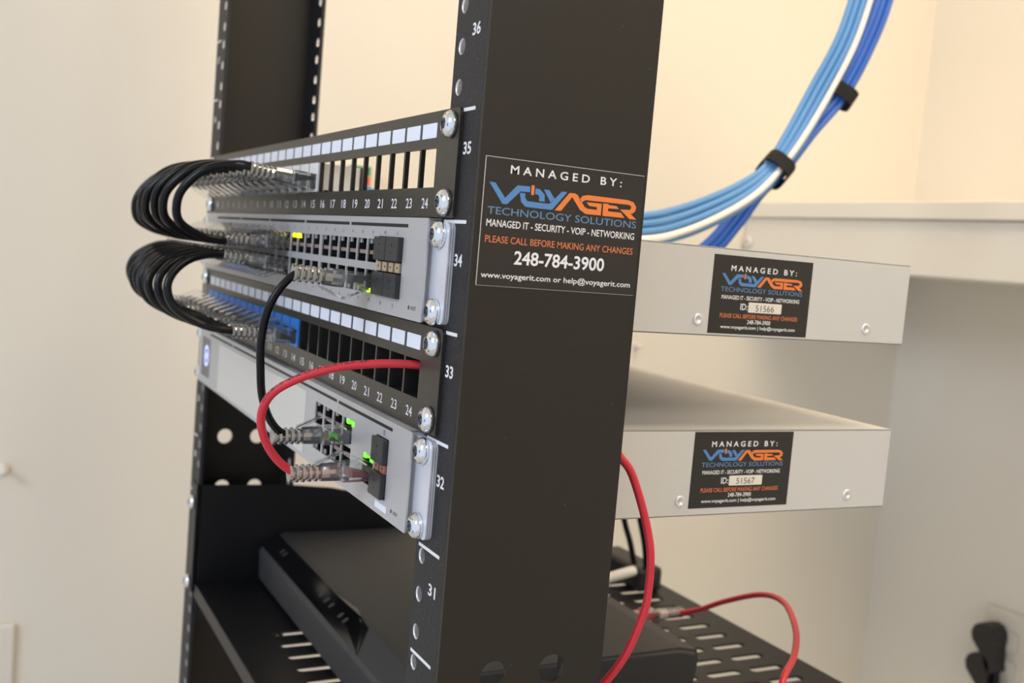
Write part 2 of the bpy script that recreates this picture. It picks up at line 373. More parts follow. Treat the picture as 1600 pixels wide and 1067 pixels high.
# ------------------------------------------------------------------ screws
def screw_mb():
    b = MB()
    b.lathe((0, 0, 0), (0, -1, 0), [(-8, 2.4), (0, 2.4), (0, 5.5), (1.1, 5.65), (1.9, 5.45), (3.0, 4.7), (3.75, 3.5), (4.1, 2.4)], 0, 28)
    # dome with a cross recess, its shade painted as darker metal
    b.lathe((0, 0, 0), (0, -1, 0), [(4.1, 2.4), (2.8, 1.7), (1.8, 0)], 1, 8, False)
    for a in range(4):
        t = math.radians(45+90*a); c, s2 = math.cos(t), math.sin(t)
        q = [Vector((c*r-s2*w, -h, s2*r+c*w)) for r, w, h in ((1.0, 0.8, 4.35), (3.9, 0.55, 3.62), (3.9, -0.55, 3.62), (1.0, -0.8, 4.35))]
        b.poly(q, 1)
    b.recalc = False
    bmesh.ops.recalc_face_normals(b.b, faces=b.b.faces)
    return b
SCREW = [None]
def add_screw(at, parent):
    if SCREW[0] is None:
        SCREW[0] = proto(screw_mb(), 'screw', ['zinc', 'recess'], at, parent); o = SCREW[0]
    else: o = inst(SCREW[0], at, parent)
    o.rotation_euler = (0, random.uniform(0, 1.5), 0); return o

# ------------------------------------------------------------------ patch panels
PIT = 18.25
def port_r(k): return 218.0-PIT*(24-k)
def patch_panel(n, label, deep):
    t = T[n]-0.6; bt = t-44.0
    p = thing('patch_panel', (0, 0, bt), label, 'patch panel', 'keystone patch panels in the rack')
    oz0, oz1 = t-31.6, t-15.3
    b = MB()
    hol = [rect(port_r(k)-16.4, port_r(k), oz0, oz1) for k in range(1, 25)]
    scr = [slot(s*HX-4.5, s*HX+4.5, z-3, z+3) for s in (-1, 1) for z in (t-5.8, t-37.6)]
    b.plate(rrect(-239.6, 239.6, bt, t, 2.0, 4), hol+scr, 1.6, FR(0.0))
    b.box(-222, 222, -0.2, 11, t-1.6, t-0.05); b.box(-222, 222, -0.2, 11, bt+0.05, bt+1.6)
    b.build('panel', 'panel', p)
    b = MB(); d = deep
    for k in range(0, 25):
        x = port_r(k)+0.925 if k else port_r(1)-16.4-0.925
        b.box(x-0.8, x+0.8, 0.05, d, oz0-1.0, oz1+1.0)
    b.box(port_r(1)-18, port_r(24)+1.7, 0.05, d, oz1+0.2, oz1+1.4); b.box(port_r(1)-18, port_r(24)+1.7, 0.05, d, oz0-1.4, oz0-0.2)
    if deep > 8:
        for k in range(15, 25): b.box(port_r(k)-15.6, port_r(k)-0.8, d-0.8, d, oz0+1.5, oz1-4)
    b.build('keystone_frame', 'deep', p)
    lab = None
    for k in range(1, 25):
        at = (port_r(k)-8.4, -1.6, t-7.9)
        if lab is None:
            lab = proto(MB().plate(rrect(-7.7, 7.7, -3.1, 3.1, 0.4, 3), [], 0.25, FR(0)), 'label_card', 'label', at, p)
        else: inst(lab, at, p)
    b = MB()
    for k in range(1, 25):
        xc = port_r(k)-8.2; zc = t-38.2
        if k < 10: b.text(str(k), xc-1.6, xc+1.6, zc-2.2, zc+2.2, FR(-1.6), 0.08, 0, 0.006)
        else: b.text(str(k), xc-3.5, xc+3.5, zc-2.2, zc+2.2, FR(-1.6), 0.08, 0, 0.006)
    b.build('port_numbers', 'ink', p)
    for s in (-1, 1):
        for z in (t-6.6, t-38.0): add_screw((s*HX, -1.6, z), p)
    return t
tA = patch_panel(35, 'black 24-port patch panel, topmost unit in the rack, with white jacks', 0.5)
tB = patch_panel(33, 'black 24-port patch panel with blue jacks, between the two grey network switches', 13.0)

def jack(k, t, colour, src, label, group):
    at = (port_r(k)-8.2, 0, t-23.4)
    if src is not None:
        o = src.copy(); C.objects.link(o); o.location = W(at)
        for ch in src.children:
            c = ch.copy(); C.objects.link(c); c.parent = o
        ROOT[o] = Vector(at); tag(o, label, 'jack', group); return o
    b = MB(); b.plate(rrect(-7.9, 7.9, -8.0, 8.0, 0.5, 2), [rect(-5.95, 5.95, -6.6, 1.9)], 4.0, FR(1.5))
    b.box(-7.6, 7.6, 1.5, 24, 2.1, 7.6); b.box(-7.6, -6.1, 1.5, 24, -7.6, 2.1); b.box(6.1, 7.6, 1.5, 24, -7.6, 2.1); b.box(-7.6, 7.6, 1.5, 24, -7.6, -6.7); b.box(-7.6, 7.6, 22, 24, -7.6, 7.6)
    o = b.build('keystone_jack', colour, None, at=(0, 0, 0)); o.location = W(at); ROOT[o] = Vector(at); tag(o, label, 'jack', group)
    g = MB()
    for i in range(8): g.box(-4.2+i*1.2-0.2, -4.2+i*1.2+0.2, 3, 18, -5.6, -5.2)
    g2 = g.build('contacts', 'gold', None, at=(0, 0, 0)); g2.parent = o; g2.location = (0, 0, 0)
    return o
src = None
for k in range(15, 1, -1):
    src_new = jack(k, tA, 'jack_white', src, 'white keystone jack in port 15 beside the empty openings of the top panel' if k == 15 else 'white keystone jack behind clear plugs in the top panel', 'white keystone jacks in the top panel')
    src = src or src_new
src = None
for k in range(14, 0, -1):
    src_new = jack(k, tB, 'jack_blue', src, 'blue keystone jack in port 14 beside the empty black openings' if k == 14 else 'blue keystone jack behind clear plugs in the lower panel', 'blue keystone jacks in the lower panel')
    src = src or src_new

# ------------------------------------------------------------------ switches
def bracket(parent, t):
    for s in (1, -1):
        x0, x1 = (219, 240.4)
        out = rrect(x0, x1, t-43.0, t-1.6, 3.0, 5)
        if s < 0: out = [(-u, v) for u, v in out][::-1]
        holes = [[(s*HX+(4.2*math.cos(a)), z+3*math.sin(a)) for a in [2*math.pi*i/16 for i in range(16)]] for z in (t-6.8, t-38.4)]
        b = MB(); b.plate(out, holes, 0.7, FR(0.0)); b.plate(out, holes, 0.7, FR(-1.0)); b.plate(out, holes, 0.7, FR(-2.0))
        q = b.build('mounting_bracket', 'bracket', parent)
        for z in (t-6.8, t-38.4): add_screw((s*HX, -2.7, z), parent)
def port_mb(w, h, latch_up):
    """dark socket behind a face opening, drawn around its centre at the face plane y=0"""
    b = MB(); d = 13.0
    hw, hh = w/2, h/2
    b.box(-hw-0.3, -hw, 0.3, d, -hh, hh, 0); b.box(hw, hw+0.3, 0.3, d, -hh, hh, 0)
    b.box(-hw, hw, 0.3, d, hh, hh+0.3, 0); b.box(-hw, hw, 0.3, d, -hh-0.3, -hh, 0); b.box(-hw, hw, d, d+0.3, -hh, hh, 0)
    s = -1 if latch_up else 1
    zb = -0.9 if latch_up else 0.9
    b.box(-hw, hw, 0.5, 1.8, zb-0.9, zb+0.9, 1)
    za, zc = ((hh-2.2), hh) if latch_up else (-hh, -hh+2.2)
    b.box(-hw, -hw+2.6, 0.4, 1.2, za, zc, 2); b.box(hw-2.6, hw, 0.4, 1.2, za, zc, 2)
    return b
def cover_mb(w, h):
    b = MB(); b.box(-w/2, w/2, -2.6, 6, -h/2, h/2, 0, 0.5)
    b.box(-0.5, 0.5, -2.75, -2.5, 1.5, 2.3, 1); b.box(-0.4, 0.4, -2.75, -2.5, -1.6, -1.2, 1); return b
def switch_body(p, t, holes, led_z, depth, cut=None):
    bt = t-43.9
    FY = -5.0
    b = MB(); b.plate(rrect(-225.3, 225.3, bt+0.3, t-0.3, 0.8, 3), holes, 0.8, FR(FY)); b.build('faceplate', 'silver', p)
    b = MB(); b.box(-221, 221, -4.9, depth, t-1.5, t-0.5, bev=0.4); b.box(-221, 221, -4.9, depth, bt+0.4, bt+1.4, bev=0.4)
    b.box(-221, -219.8, -4.9, depth, bt+0.4, t-0.5, bev=0.4); b.box(219.8, 221, -4.9, depth, bt+0.4, t-0.5, bev=0.4); b.box(-220.5, 220.5, depth-1, depth, bt+0.8, t-0.9)
    b.build('chassis', 'silver_side', p)
    for i in range(5):
        x1 = 203.3-78.6*i; MB().box(x1-75.6, x1, FY-0.88, FY-0.7, led_z-0.75, led_z+0.75).build('light_slot', 'deep', p)
    bracket(p, t)
    sm = None
    for y in (139.2, 249.4):
        at = (221.0, y, bt+8.0)
        if sm is None:
            q = MB(); q.lathe((0, 0, 0), (1, 0, 0), [(0, 2.9), (0.35, 2.9), (0.6, 2.5), (0.6, 1.3), (0.25, 1.2), (0.25, 0)], 0, 20)
            sm = proto(q, 'case_screw', 'steel', at, p)
        else: inst(sm, at, p)
FY = -5.8
def cx34(i): return 159.9-14.55*i-2.6*(i//6)
zr = (118.6, 104.2); PH = 10.9
t34 = T[34]-0.55
sw = thing('network_switch', (0, 0, t34-43.9), 'silver 48-port network switch with yellow port lamps, below the top patch panel', 'network switch', 'silver rack switches')
hol = [rect(cx34(i)-6.55, cx34(i)+6.55, z-PH/2, z+PH/2) for i in range(24) for z in zr]
hol.append(rect(167.9, 199.3, 98.6, 125.6))
switch_body(sw, t34, hol, t34-3.9, 277.5)
pt = {}
for r_, z in enumerate(zr):
    for i in range(24):
        at = (cx34(i), FY+0.85, z)
        if r_ not in pt: pt[r_] = proto(port_mb(13.1, PH, r_ == 0), 'port', ['deep', 'contact', 'silver'], at, sw)
        else: inst(pt[r_], at, sw)
cv = None
for xc in (176.0, 191.6):
    for z in (120.0, 104.1):
        if cv is None: cv = proto(cover_mb(14.9, 10.6), 'port_cover', ['cover', 'deep'], (xc, FY, z), sw)
        else: inst(cv, (xc, FY, z), sw)
b = MB()
for xc in (176.0, 191.6):
    b.box(xc-7.2, xc+7.2, FY+0.3, FY+8, 109.7, 114.4, 1); b.box(xc-6.4, xc-1.0, FY-0.7, FY+0.4, 110.0, 114.2, 0); b.box(xc+1.0, xc+6.4, FY-0.7, FY+0.4, 110.0, 114.2, 0)
    b.box(xc-4.6, xc-3.8, FY-0.8, FY-0.6, 111.6, 112.6, 1); b.box(xc+3.8, xc+4.6, FY-0.8, FY-0.6, 111.6, 112.6, 1)
b.build('cage_spring', ['tan', 'deep'], sw)
b = MB(); b2 = MB()
for i in range(24):
    n = 47-2*i
    b2.text(str(n), None, cx34(i), 126.4, 127.9, FR(FY), 0.05, 0); b.text(str(n+1), None, cx34(i), 95.0, 96.5, FR(FY), 0.05, 0)
for xc, a, c in ((176.0, '49', '50'), (191.6, '51', '52')):
    b2.text(a, None, xc, 126.6, 128.2, FR(FY), 0.05, 0); b.text(c, None, xc, 94.6, 96.2, FR(FY), 0.05, 0)
MB().text('RESET', 213.2, 219.3, 95.4, 97.0, FR(FY), 0.05, 0).plate(circ(210.8, 96.2, 0.9, 12), [], 0.05, FR(FY), 0).build('reset_marking', 'ink_dark', sw)
b.build('port_numbers', 'ink_dark', sw); b2.build('port_numbers', 'ink_dark', sw)
for x, z, mm, w in ((26.1, 122.6, 'led_yellow', 0.9), (35.3, 122.6, 'led_yellow', 0.9), (165.0, 100.6, 'led_lime', 1.1), (157.6, 100.0, 'led_lime', 0.9)):
    MB().box(x-w, x+w, FY-0.4, FY+2.0, z-w*1.2, z+w*1.2, bev=0.3).build('status_light', mm, sw)
small_sticker(sw, 0, 0, '51566')

t32 = T[32]-0.0
gw = thing('network_gateway', (0, 0, t32-43.9), 'silver rack gateway with small lit screen and few ports, lowest unit above the shelf', 'network gateway', 'silver rack switches')
cols = [96.6+15.6*i for i in range(4)]; rows = (30.3, 16.9)
hol = [rect(x-6.9, x+6.9, z-5.7, z+5.7) for x in cols for z in rows]
hol.append(rect(167.9, 182.3, 11.2, 24.6)); hol.append(rect(184.0, 199.9, 9.4, 36.6)); hol.append(rrect(-214, -184, 8, 38, 1.5))
switch_body(gw, t32, hol, t32-3.6, 277.0)
pt = {}
for r_, z in enumerate(rows):
    for x in cols:
        if r_ not in pt: pt[r_] = proto(port_mb(13.8, 11.4, r_ == 0), 'port', ['deep', 'contact', 'silver'], (x, FY+0.85, z), gw)
        else: inst(pt[r_], (x, FY+0.85, z), gw)
proto(port_mb(14.4, 13.4, True), 'port', ['deep', 'tan', 'silver'], (175.1, FY+0.85, 17.9), gw)
cv2 = None
for z in (30.6, 15.2):
    if cv2 is None: cv2 = proto(cover_mb(14.8, 11.2), 'port_cover', ['cover', 'deep'], (191.9, FY, z), gw)
    else: inst(cv2, (191.9, FY, z), gw)
b = MB(); b.box(184.4, 199.5, FY+0.3, FY+8, 20.4, 25.4, 1); b.box(185.2, 191.0, FY-0.7, FY+0.4, 21.0, 24.9, 0); b.box(192.6, 198.8, FY-0.7, FY+0.4, 21.0, 24.9, 0)
b.box(187.6, 188.6, FY-0.8, FY-0.6, 22.4, 23.6, 1); b.box(195.0, 196.0, FY-0.8, FY-0.6, 22.4, 23.6, 1); b.build('cage_spring', ['copper', 'deep'], gw)
b = MB()
for i, x in enumerate(cols): b.text(str(2*i+1), None, x, 37.9, 39.3, FR(FY), 0.05, 0); b.text(str(2*i+2), None, x, 8.2, 9.6, FR(FY), 0.05, 0)
MB().text('10', None, 193.5, 37.6, 40.2, FR(FY), 0.05, 0, 0.01).build('blue_port_number', 'ink_blue', gw); MB().text('9', None, 177.6, 8.0, 10.2, FR(FY), 0.05, 0, 0.01).build('blue_port_number', 'ink_blue', gw); pass
MB().text('RESET', 211.0, 216.2, 6.2, 7.8, FR(FY), 0.05, 0).plate(circ(208.4, 7.0, 0.9, 12), [], 0.05, FR(FY), 0).build('reset_marking', 'ink_dark', gw)
b.build('port_numbers', 'ink_dark', gw)
MB().plate(rrect(188.2, 202.4, 4.2, 7.1, 0.3), [], 0.08, FR(FY)).build('small_white_label', 'label', gw)
b = MB(); b.plate(rrect(-152, 72.4, 4.4, 38.8, 0.6), [], 0.35, FR(FY)); b.build('drive_bay_door', 'silver_side', gw)['label'] = 'smooth lighter silver drive bay door'
b = MB(); b.plate(rrect(-213.9, -184.1, 8.1, 37.9, 1.4), [], 2.0, FR(FY+2.4)); s_ = b.build('touch_screen', 'screen', gw)
b = MB(); b.plate(circ(-199, 24, 8.2, 28), [circ(-199, 24, 5.8, 28)], 0.05, FR(FY+0.35)); b.plate(circ(-199, 24, 3.2, 16), [], 0.05, FR(FY+0.35)); b.build('screen_ring', 'screen_lit', s_)
for x, z in ((151.6, 34.8), (144.2, 35.0), (171.2, 24.0), (180.0, 23.6)):
    MB().box(x-1.6, x+1.6, FY-0.4, FY+2.0, z-1.2, z+1.2, bev=0.3).build('status_light', 'led_green', gw)
small_sticker(gw, -0.9, -86.9, '51567')

# ------------------------------------------------------------------ patch cords
def plug_mesh(p, d, up, mats, parent, latch=True):
    """clear modular plug at p (port mouth), pointing back along d (towards the cable), latch on the up side"""
    p, d, up = Vector(p), Vector(d).normalized(), Vector(up); up = (up-d*up.dot(d)).normalized(); sd = d.cross(up)
    def fr(s, a, h): return p+d*s+sd*a+up*h
    def hull(b, secs, m=0):
        rings = [[b.b.verts.new(fr(s, a, h)) for a, h in ((-w, lo), (w, lo), (w, hi), (-w, hi))] for s, w, lo, hi in secs]
        for A, B in zip(rings, rings[1:]):
            for k in range(4):
                f = b.b.faces.new((A[k], A[(k+1) % 4], B[(k+1) % 4], B[k])); f.material_index = m
        for rg in (rings[0][::-1], rings[-1]): b.b.faces.new(rg).material_index = m
    b = MB()
    hull(b, [(-5, 5.6, -3.9, 2.6), (2.0, 5.8, -4.0, 2.8), (2.2, 5.8, -4.0, 3.9), (13.0, 5.8, -4.0, 3.9), (14.0, 5.2, -3.6, 3.5)])
    hull(b, [(1.0, 4.6, -2.6, -1.0), (10.0, 4.6, -2.2, 1.4)], 1)
    for i in range(8): hull(b, [(-4.8, 0.22, -3.95, -2.4), (0.5, 0.22, -3.95, -2.4)], 2) if False else None
    q = b.build('plug', [mats[0], mats[2]], parent)
    b = MB(); prof = [(13.2, 0.0), (13.2, 4.3), (19.0, 4.2), (22.5, 4.0)]
    s = 22.5
    while s < 35.5:
        prof += [(s+0.5, 3.1), (s+1.2, 3.1), (s+1.6, 4.1), (s+2.8, 3.9)]; s += 2.9
    prof += [(36.4, 2.6), (36.4, 0)]
    b.lathe(p, d, prof, 0, 14, False); b.build('boot', mats[1], q)
    if latch:
        b = MB()
        hull(b, [(-3.0, 2.6, 2.8, 3.4), (3.0, 2.6, 4.6, 5.2), (11.0, 2.3, 8.4, 9.1), (13.0, 2.3, 8.8, 9.5), (20.0, 2.5, 5.8, 6.5), (25.0, 2.6, 3.7, 4.4)])
        b.build('latch', mats[0], q)
    return q
CL = ('clear', 'clear_boot')
def cord(path, r, cmat, ends, label, group, name='ethernet_cable', cat='network cable', per=8):
    pts = smooth_path(path, per)
    at = min(path, key=lambda q: q[2])
    t = thing(name, at, label, cat, group)
    MB().tube(pts, r, 0, 12).build('cable', cmat, t)
    for (p, d, up) in ends: plug_mesh(p, d, up, (CL[0], CL[1], cmat), t)
    return t
zA = tA-25.9; zB = tB-25.6
for j in range(14):                                   # loops from the top panel down into the grey switch
    k = 15-j; i = 10+j
    xa = port_r(k)-8.2; xb = cx34(i); f = j/13.0
    am = (72.5, 77.0, 79.0, 81.5)[j] if j < 4 else 82.0-16.0*(j-4)/9+random.uniform(-2.2, 2.2); dz = random.uniform(-1.5, 1.5) if j else 0.0
    L = lambda s: xa+(xb-xa)*s
    path = [(xa, -12, zA+1.6), (xa, -36, zA+4.4), (L(.15), -am*.62, zA+5.2+dz), (L(.28), -am*.82, zA+1.0+dz), (L(.42), -am*.965, zA-10+dz), (L(.52), -am, zA-20+dz), (L(.64), -am*.955, zA-29+dz),
            (L(.8), -am*.78, zA-35.5), (L(.9), -am*.61, zA-37.0), (xb, -41, zr[0]-1.8), (xb, -18, zr[0]-0.6)]
    cord(path, 2.4, 'cable_black', [((xa, -1.5, zA), (0, -1, 0.10), (0, 0, -1)), ((xb, FY, zr[0]-0.2), (0, -1, -0.04), (0, 0, 1))],
         'black patch cord nearest the camera in the upper row of loops' if j == 0 else 'black patch cord in the upper row, looped behind the nearest one', 'black patch cords looping from top panel to switch')
for j in range(14):                                   # loops from the switch down into the blue jacks
    k = 14-j; i = 10+j
    xa = cx34(i); xb = port_r(k)-8.2; f = j/13.0
    am = (73.5, 76.0, 78.5)[j] if j < 3 else 78.5-12.0*(j-3)/10+random.uniform(-2.2, 2.2); dz = random.uniform(-1.5, 1.5) if j else 0.0
    L = lambda s: xa+(xb-xa)*s
    path = [(xa, -18, zr[1]+1.6), (xa, -41, zr[1]+4.2), (L(.2), -am*.8, 105.4), (L(.36), -am*.95, 97+dz), (L(.5), -am, 87+dz), (L(.64), -am*.935, 76.5+dz), (L(.8), -am*.75, 68.6), (xb, -42, 66.2), (xb, -18, zB+0.4)]
    cord(path, 2.4, 'cable_black', [((xa, FY, zr[1]+0.4), (0, -1, 0.10), (0, 0, -1)), ((xb, -1.5, zB), (0, -1, 0.03), (0, 0, 1))],
         'black patch cord nearest the camera in the lower row of loops' if j == 0 else 'black patch cord in the lower row, looped behind the nearest one', 'black patch cords looping from switch to blue jacks')
px = cx34(0)
cord([(px, -18, 104.7), (px, -37.4, 106.4), (px, -45.9, 100.9), (159, -52.1, 89.5), (157, -54.1, 74.7), (154, -52.7, 59.8), (150, -50.1, 47.4), (147, -45.2, 36.4), (145, -38.5, 29.6), (143.6, -30.0, 28.0), (143.4, -18, 28.4)], 1.9, 'cable_black',
     [((px, FY, 104.0), (0, -1, 0.05), (0, 0, -1)), ((143.4, FY, 28.6), (0, -1, -0.03), (0, 0, 1))],
     'single black cable hanging from the grey switch to the gateway below', None)
red = cord([(175.1, -18, 17.3), (175, -35.5, 16.3), (175.5, -46.1, 21.4), (177, -54.3, 31.8), (180, -57.8, 43.7), (185, -55, 54.3), (190, -44.4, 62.2), (196, -29.6, 68.0), (203, -12.1, 70.9), (209, 2, 71.4), (213, 14, 70.4),
      (214, 40, 69), (217, 62, 66), (226, 79.5, 57), (238, 84.5, 46), (243.0, 86.4, 38), (245, 92, 31), (248, 96.5, 18.8), (250, 100.9, 4.6), (252, 102.4, -6.6), (252, 103, -21.4), (252, 101.4, -33), (250, 95.2, -52), (246, 86.0, -68), (240, 76, -84), (236, 70, -110),
      (240, 90, -150), (244, 130, -185), (246, 170, -185), (244, 200, -150), (236, 209, -110), (228, 211.5, -88), (210, 235, -82.8), (180, 263.3, -81), (135, 294.8, -83), (100, 307, -90.3), (62, 309, -108), (40, 307, -121), (26, 304, -128), (20, 298, -130), (20, 280, -130)], 1.9, 'cable_red',
     [((175.1, FY, 17.9), (0, -1, -0.03), (0, 0, 1))],
     'red network cable looping from the gateway through the panel and round the right post', None)
plug_mesh((20, 268, -130), (0, 1, 0), (0, 0, 1), ('clear', 'clear_boot', 'cable_red'), red, False)
def jacket_print(string, path, s0, length, h, r, toward, theta, parent):
    pts = smooth_path(path, 12); cum = [0.0]
    for p, q in zip(pts, pts[1:]): cum.append(cum[-1]+(q-p).length)
    me = text_mesh(string, 0.008, 1.0); xs = [v.co.x for v in me.vertices]; ax, bx = min(xs), max(xs)
    def fr(x, y, w):
        a = s0+(x-ax)/(bx-ax)*length; i = max(k for k in range(len(cum)-1) if cum[k] <= a); f = (a-cum[i])/(cum[i+1]-cum[i])
        p = pts[i].lerp(pts[i+1], f); t = (pts[i+1]-pts[i]).normalized()
        n = (Vector(toward)-p); n = (n-t*n.dot(t)).normalized(); u = n.cross(t); an = theta+y/0.72*h/r
        return p+(n*math.cos(an)+u*math.sin(an))*(r+0.06)
    b = MB(); b._mesh(me, fr, 0); bpy.data.meshes.remove(me)
    o = b.build('jacket_print', 'ink_dark', parent); o['label'] = 'black printing on the red cable'; return o
jacket_print('CABLE 4PR UTP CAT6A 4P', [(177, -54.3, 31.8), (180, -57.8, 43.7), (185, -55, 54.3), (190, -44.4, 62.2), (196, -29.6, 68.0), (203, -12.1, 70.9), (209, 2, 71.4)], 20, 49, 1.5, 1.9, (629, -174, 123), 0.45, red)

# ------------------------------------------------------------------ vented shelf and what stands on it
SZ = -165.0
shelf = thing('vented_shelf', (0, 200, SZ), 'black vented steel shelf mounted in the rack below the gateway', 'shelf')
sl = []
for i in range(20):
    x = -207.0+21.8*i
    for k in range(9):
        if k == 0 and x < -104: continue
        y = 32+39.2*k; sl.append(slot(x-3.9, x+3.9, y, y+30))
MB().plate(rect(-222, 222, 2, 398), sl, 1.6, TP(SZ-1.6)).build('tray', 'shelf', shelf)
for s in (1, -1):
    pr = [(2, SZ-30), (300, SZ-8), (398, SZ-8), (398, SZ), (330, SZ+2), (230, -140), (160, -99), (110, -89), (72, -85.5), (2, -84)]
    if s > 0: MB().plate(pr, [], 1.8, SD(222)).build('side_wall', 'shelf', shelf)
    else: MB().plate([(-y, z) for y, z in pr], [], 1.8, SDN(-222)).build('side_wall', 'shelf', shelf)
MB().box(-222, 222, 0.4, 2.2, SZ-11, SZ+0.4, bev=0.5).build('front_lip', 'shelf', shelf)
MB().box(-222, 222, 397, 399, SZ-14, SZ, bev=0.4).build('rear_lip', 'shelf', shelf)
for s in (1, -1):
    x0, x1 = sorted((s*222, s*241)); MB().box(x0, x1, -2, 0, -172, -84, bev=0.4).build('mounting_ear', 'shelf', shelf)
    for z in (T[29]-8, T[28]-28): add_screw((s*HX, -2, z), shelf)

# flat appliance: x from -218 to 93, front at y 51
ap = thing('network_appliance', (-62, 158, SZ), 'flat charcoal network box with glossy black front strip, lying on the shelf', 'network box')
def prism_x(b, prof, x0, x1, m=0):
    A = [b.b.verts.new((x0, y, z)) for y, z in prof]; B = [b.b.verts.new((x1, y, z)) for y, z in prof]; n = len(prof)
    for k in range(n): b.b.faces.new((A[k], A[(k+1) % n], B[(k+1) % n], B[k])).material_index = m
    b.b.faces.new(A[::-1]).material_index = m; b.b.faces.new(B).material_index = m
z0 = SZ+4
b = MB(); prism_x(b, [(51, z0), (50, -138), (52, -135.2), (66, -125.6), (70, -125), (250, -124), (264, -127), (266, -134), (262, z0)], -218, 95)
es = [e for e in b.b.edges if abs(e.verts[0].co.x-e.verts[1].co.x) < 0.1]
bmesh.ops.bevel(b.b, geom=es, offset=3.0, segments=3, affect='EDGES')
b.build('body', 'appliance', ap)
b = MB()
ch = lambda u: (52+14*u, -135.2+9.6*u)               # the sloping band above the front
out = [(-216, 0.02), (24, 0.02), (6, 0.98), (-12, 1.12), (-26, 1.30), (-46, 1.16), (-62, 0.98), (-216, 0.98)]
nrm = Vector((0, -9.6, 14)).normalized()
def slope(u, v, w):
    y, z = ch(v)
    if v > 1: y, z = 66+(v-1)*14, -125.5+(v-1)*1.5
    return (u, y+nrm.y*w, z+nrm.z*w)
for w, rev in ((0.5, 0),):
    vs = [b.b.verts.new(slope(u, v, 0.6)) for u, v in out]; vb = [b.b.verts.new(slope(u, v, -0.3)) for u, v in out]
    b.b.faces.new(vs); b.b.faces.new(vb[::-1]); n = len(vs)
    for k in range(n): b.b.faces.new((vs[k], vs[(k+1) % n], vb[(k+1) % n], vb[k]))
gs = b.build('glossy_strip', 'gloss', ap)
for x in (-74, -62, -51, -31, -21, -180, -172):
    b = MB(); vs = [slope(x+2.2*math.cos(a), 0.55+0.16*math.sin(a), 0.8) for a in [2*math.pi*i/10 for i in range(10)]]; b.poly([Vector(v) for v in vs]); b.build('indicator_icon', 'appliance', gs)
for x, y in ((-190, 75), (68, 75), (-190, 240), (68, 240)):
    b = MB(); b.lathe((x, y, SZ), (0, 0, 1), [(0, 0), (0, 8), (4.2, 8), (4.2, 0)], 0, 16); b.build('foot', 'black', ap)

# power brick with cords at the back of the shelf
br = thing('power_adapter', (-130, 368, SZ), 'black power adapter with two upright black leads, at the back of the shelf', 'power adapter')
MB().box(-186, -114, 360, 386, SZ, SZ+22, bev=4).build('body', 'black', br)
MB().tube(smooth_path([(-123, 360, -141), (-125, 355, -122), (-129, 349, -102), (-133, 342, -70), (-140, 325, -20), (-150, 300, 10), (-158, 279, 22)]), 2.6).build('lead', 'cable_black', br)
MB().tube(smooth_path([(-116, 368, -142), (-118, 366, -124), (-122.8, 361.5, -101), (-128, 350, -60), (-134, 330, -20), (-138, 300, 10), (-140, 279, 22)]), 2.6).build('lead', 'cable_black', br)
wp = thing('white_plug', (-131, 336, SZ), 'white cable plug leaning against the black power adapter', 'plug')
b = MB(); b.lathe((-131, 326, -157.5), (0.30, 0.90, 0.32), [(0, 0), (0, 3.4), (5, 4.4), (30, 4.6), (36, 4.4), (38, 3.2), (38, 0)], 0, 16); b.build('plug_body', 'cable_white', wp)
MB().tube(smooth_path([(-131, 327, -157.5), (-138, 300, -160.5), (-158, 284, -162), (-190, 282, -162.5), (-214, 290, -162.5)]), 2.4).build('cable', 'cable_white', wp)

# ------------------------------------------------------------------ hanging cable bundle
VD = Vector((0.757, -0.646, -0.06)).normalized()
lightC = [(-60, 530, 520), (-52, 500, 420), (-47.4, 480.1, 356.8), (-45.4, 466, 317.5), (-46.7, 445.1, 275.3), (-44.3, 420.8, 235.5), (-41.8, 398.8, 207.1), (-32.3, 370.3, 188.6), (-18, 329.6, 171.2), (-5.3, 286.3, 156.4), (8.3, 245.9, 148.5), (4, 190, 145), (-20, 120, 144)]
darkC = [(-46, 532, 520), (-38, 505, 420), (-31, 489.5, 355.7), (-33.7, 476.6, 312.4), (-38.6, 460.6, 275.2), (-42.0, 435, 243), (-45.4, 410.8, 208.5), (-56.5, 400, 190.1), (-66, 388.1, 164.7), (-75, 372, 139.4), (-96, 340, 108), (-130, 280, 82), (-150, 180, 70)]
def lane(Cn, a, d, end, fan=None):
    P = [Vector(p) for p in Cn]; out = []
    for i, p in enumerate(P):
        t = (P[min(i+1, len(P)-1)]-P[max(i-1, 0)]).normalized(); n = t.cross(VD).normalized()
        k = fan[i] if fan else 1.0
        out.append(p+n*a*k+VD*d+Vector((0.7*noise.noise((a, i*0.6, d)), 0.7*noise.noise((d, i*0.7, a+5)), 0)))
    return out+[Vector(e) for e in end]
lanes = []
for r_ in range(3):
    for c_ in range(4): lanes.append(((c_-1.5)*4.5+(r_ % 2)*2.2, (1-r_)*4.6))
fanL = [1.1, 1.1, 1.1, 1.1, 1.1, .95, .8, 1.0, 1.15, 1.25, 1.2, 1.0, 1.0]
lanes.sort(key=lambda q: q[0])
for q, (a, d) in enumerate(lanes):
    k = 15-q; xj = port_r(k)-8.2
    white = (q == 10)
    path = lane(lightC, -a if True else a, d if not white else 7.5, [(xj*0.6, 62, 143), (xj, 24.5, tA-25)], fanL)
    o = MB().tube(smooth_path(path, 6), 2.6, 0, 10).build('network_cable', 'cable_white' if white else 'cable_blue')
    tag(o, 'white network cable running along the light blue hanging bundle' if white else 'light blue network cable in the hanging bundle behind the rack', 'network cable', None if white else 'light blue cables of the hanging bundle')
lanesD = [((c_-1)*4.4+(r_ % 2)*2.2, (1-r_)*4.6) for r_ in range(3) for c_ in range(3)][:8]
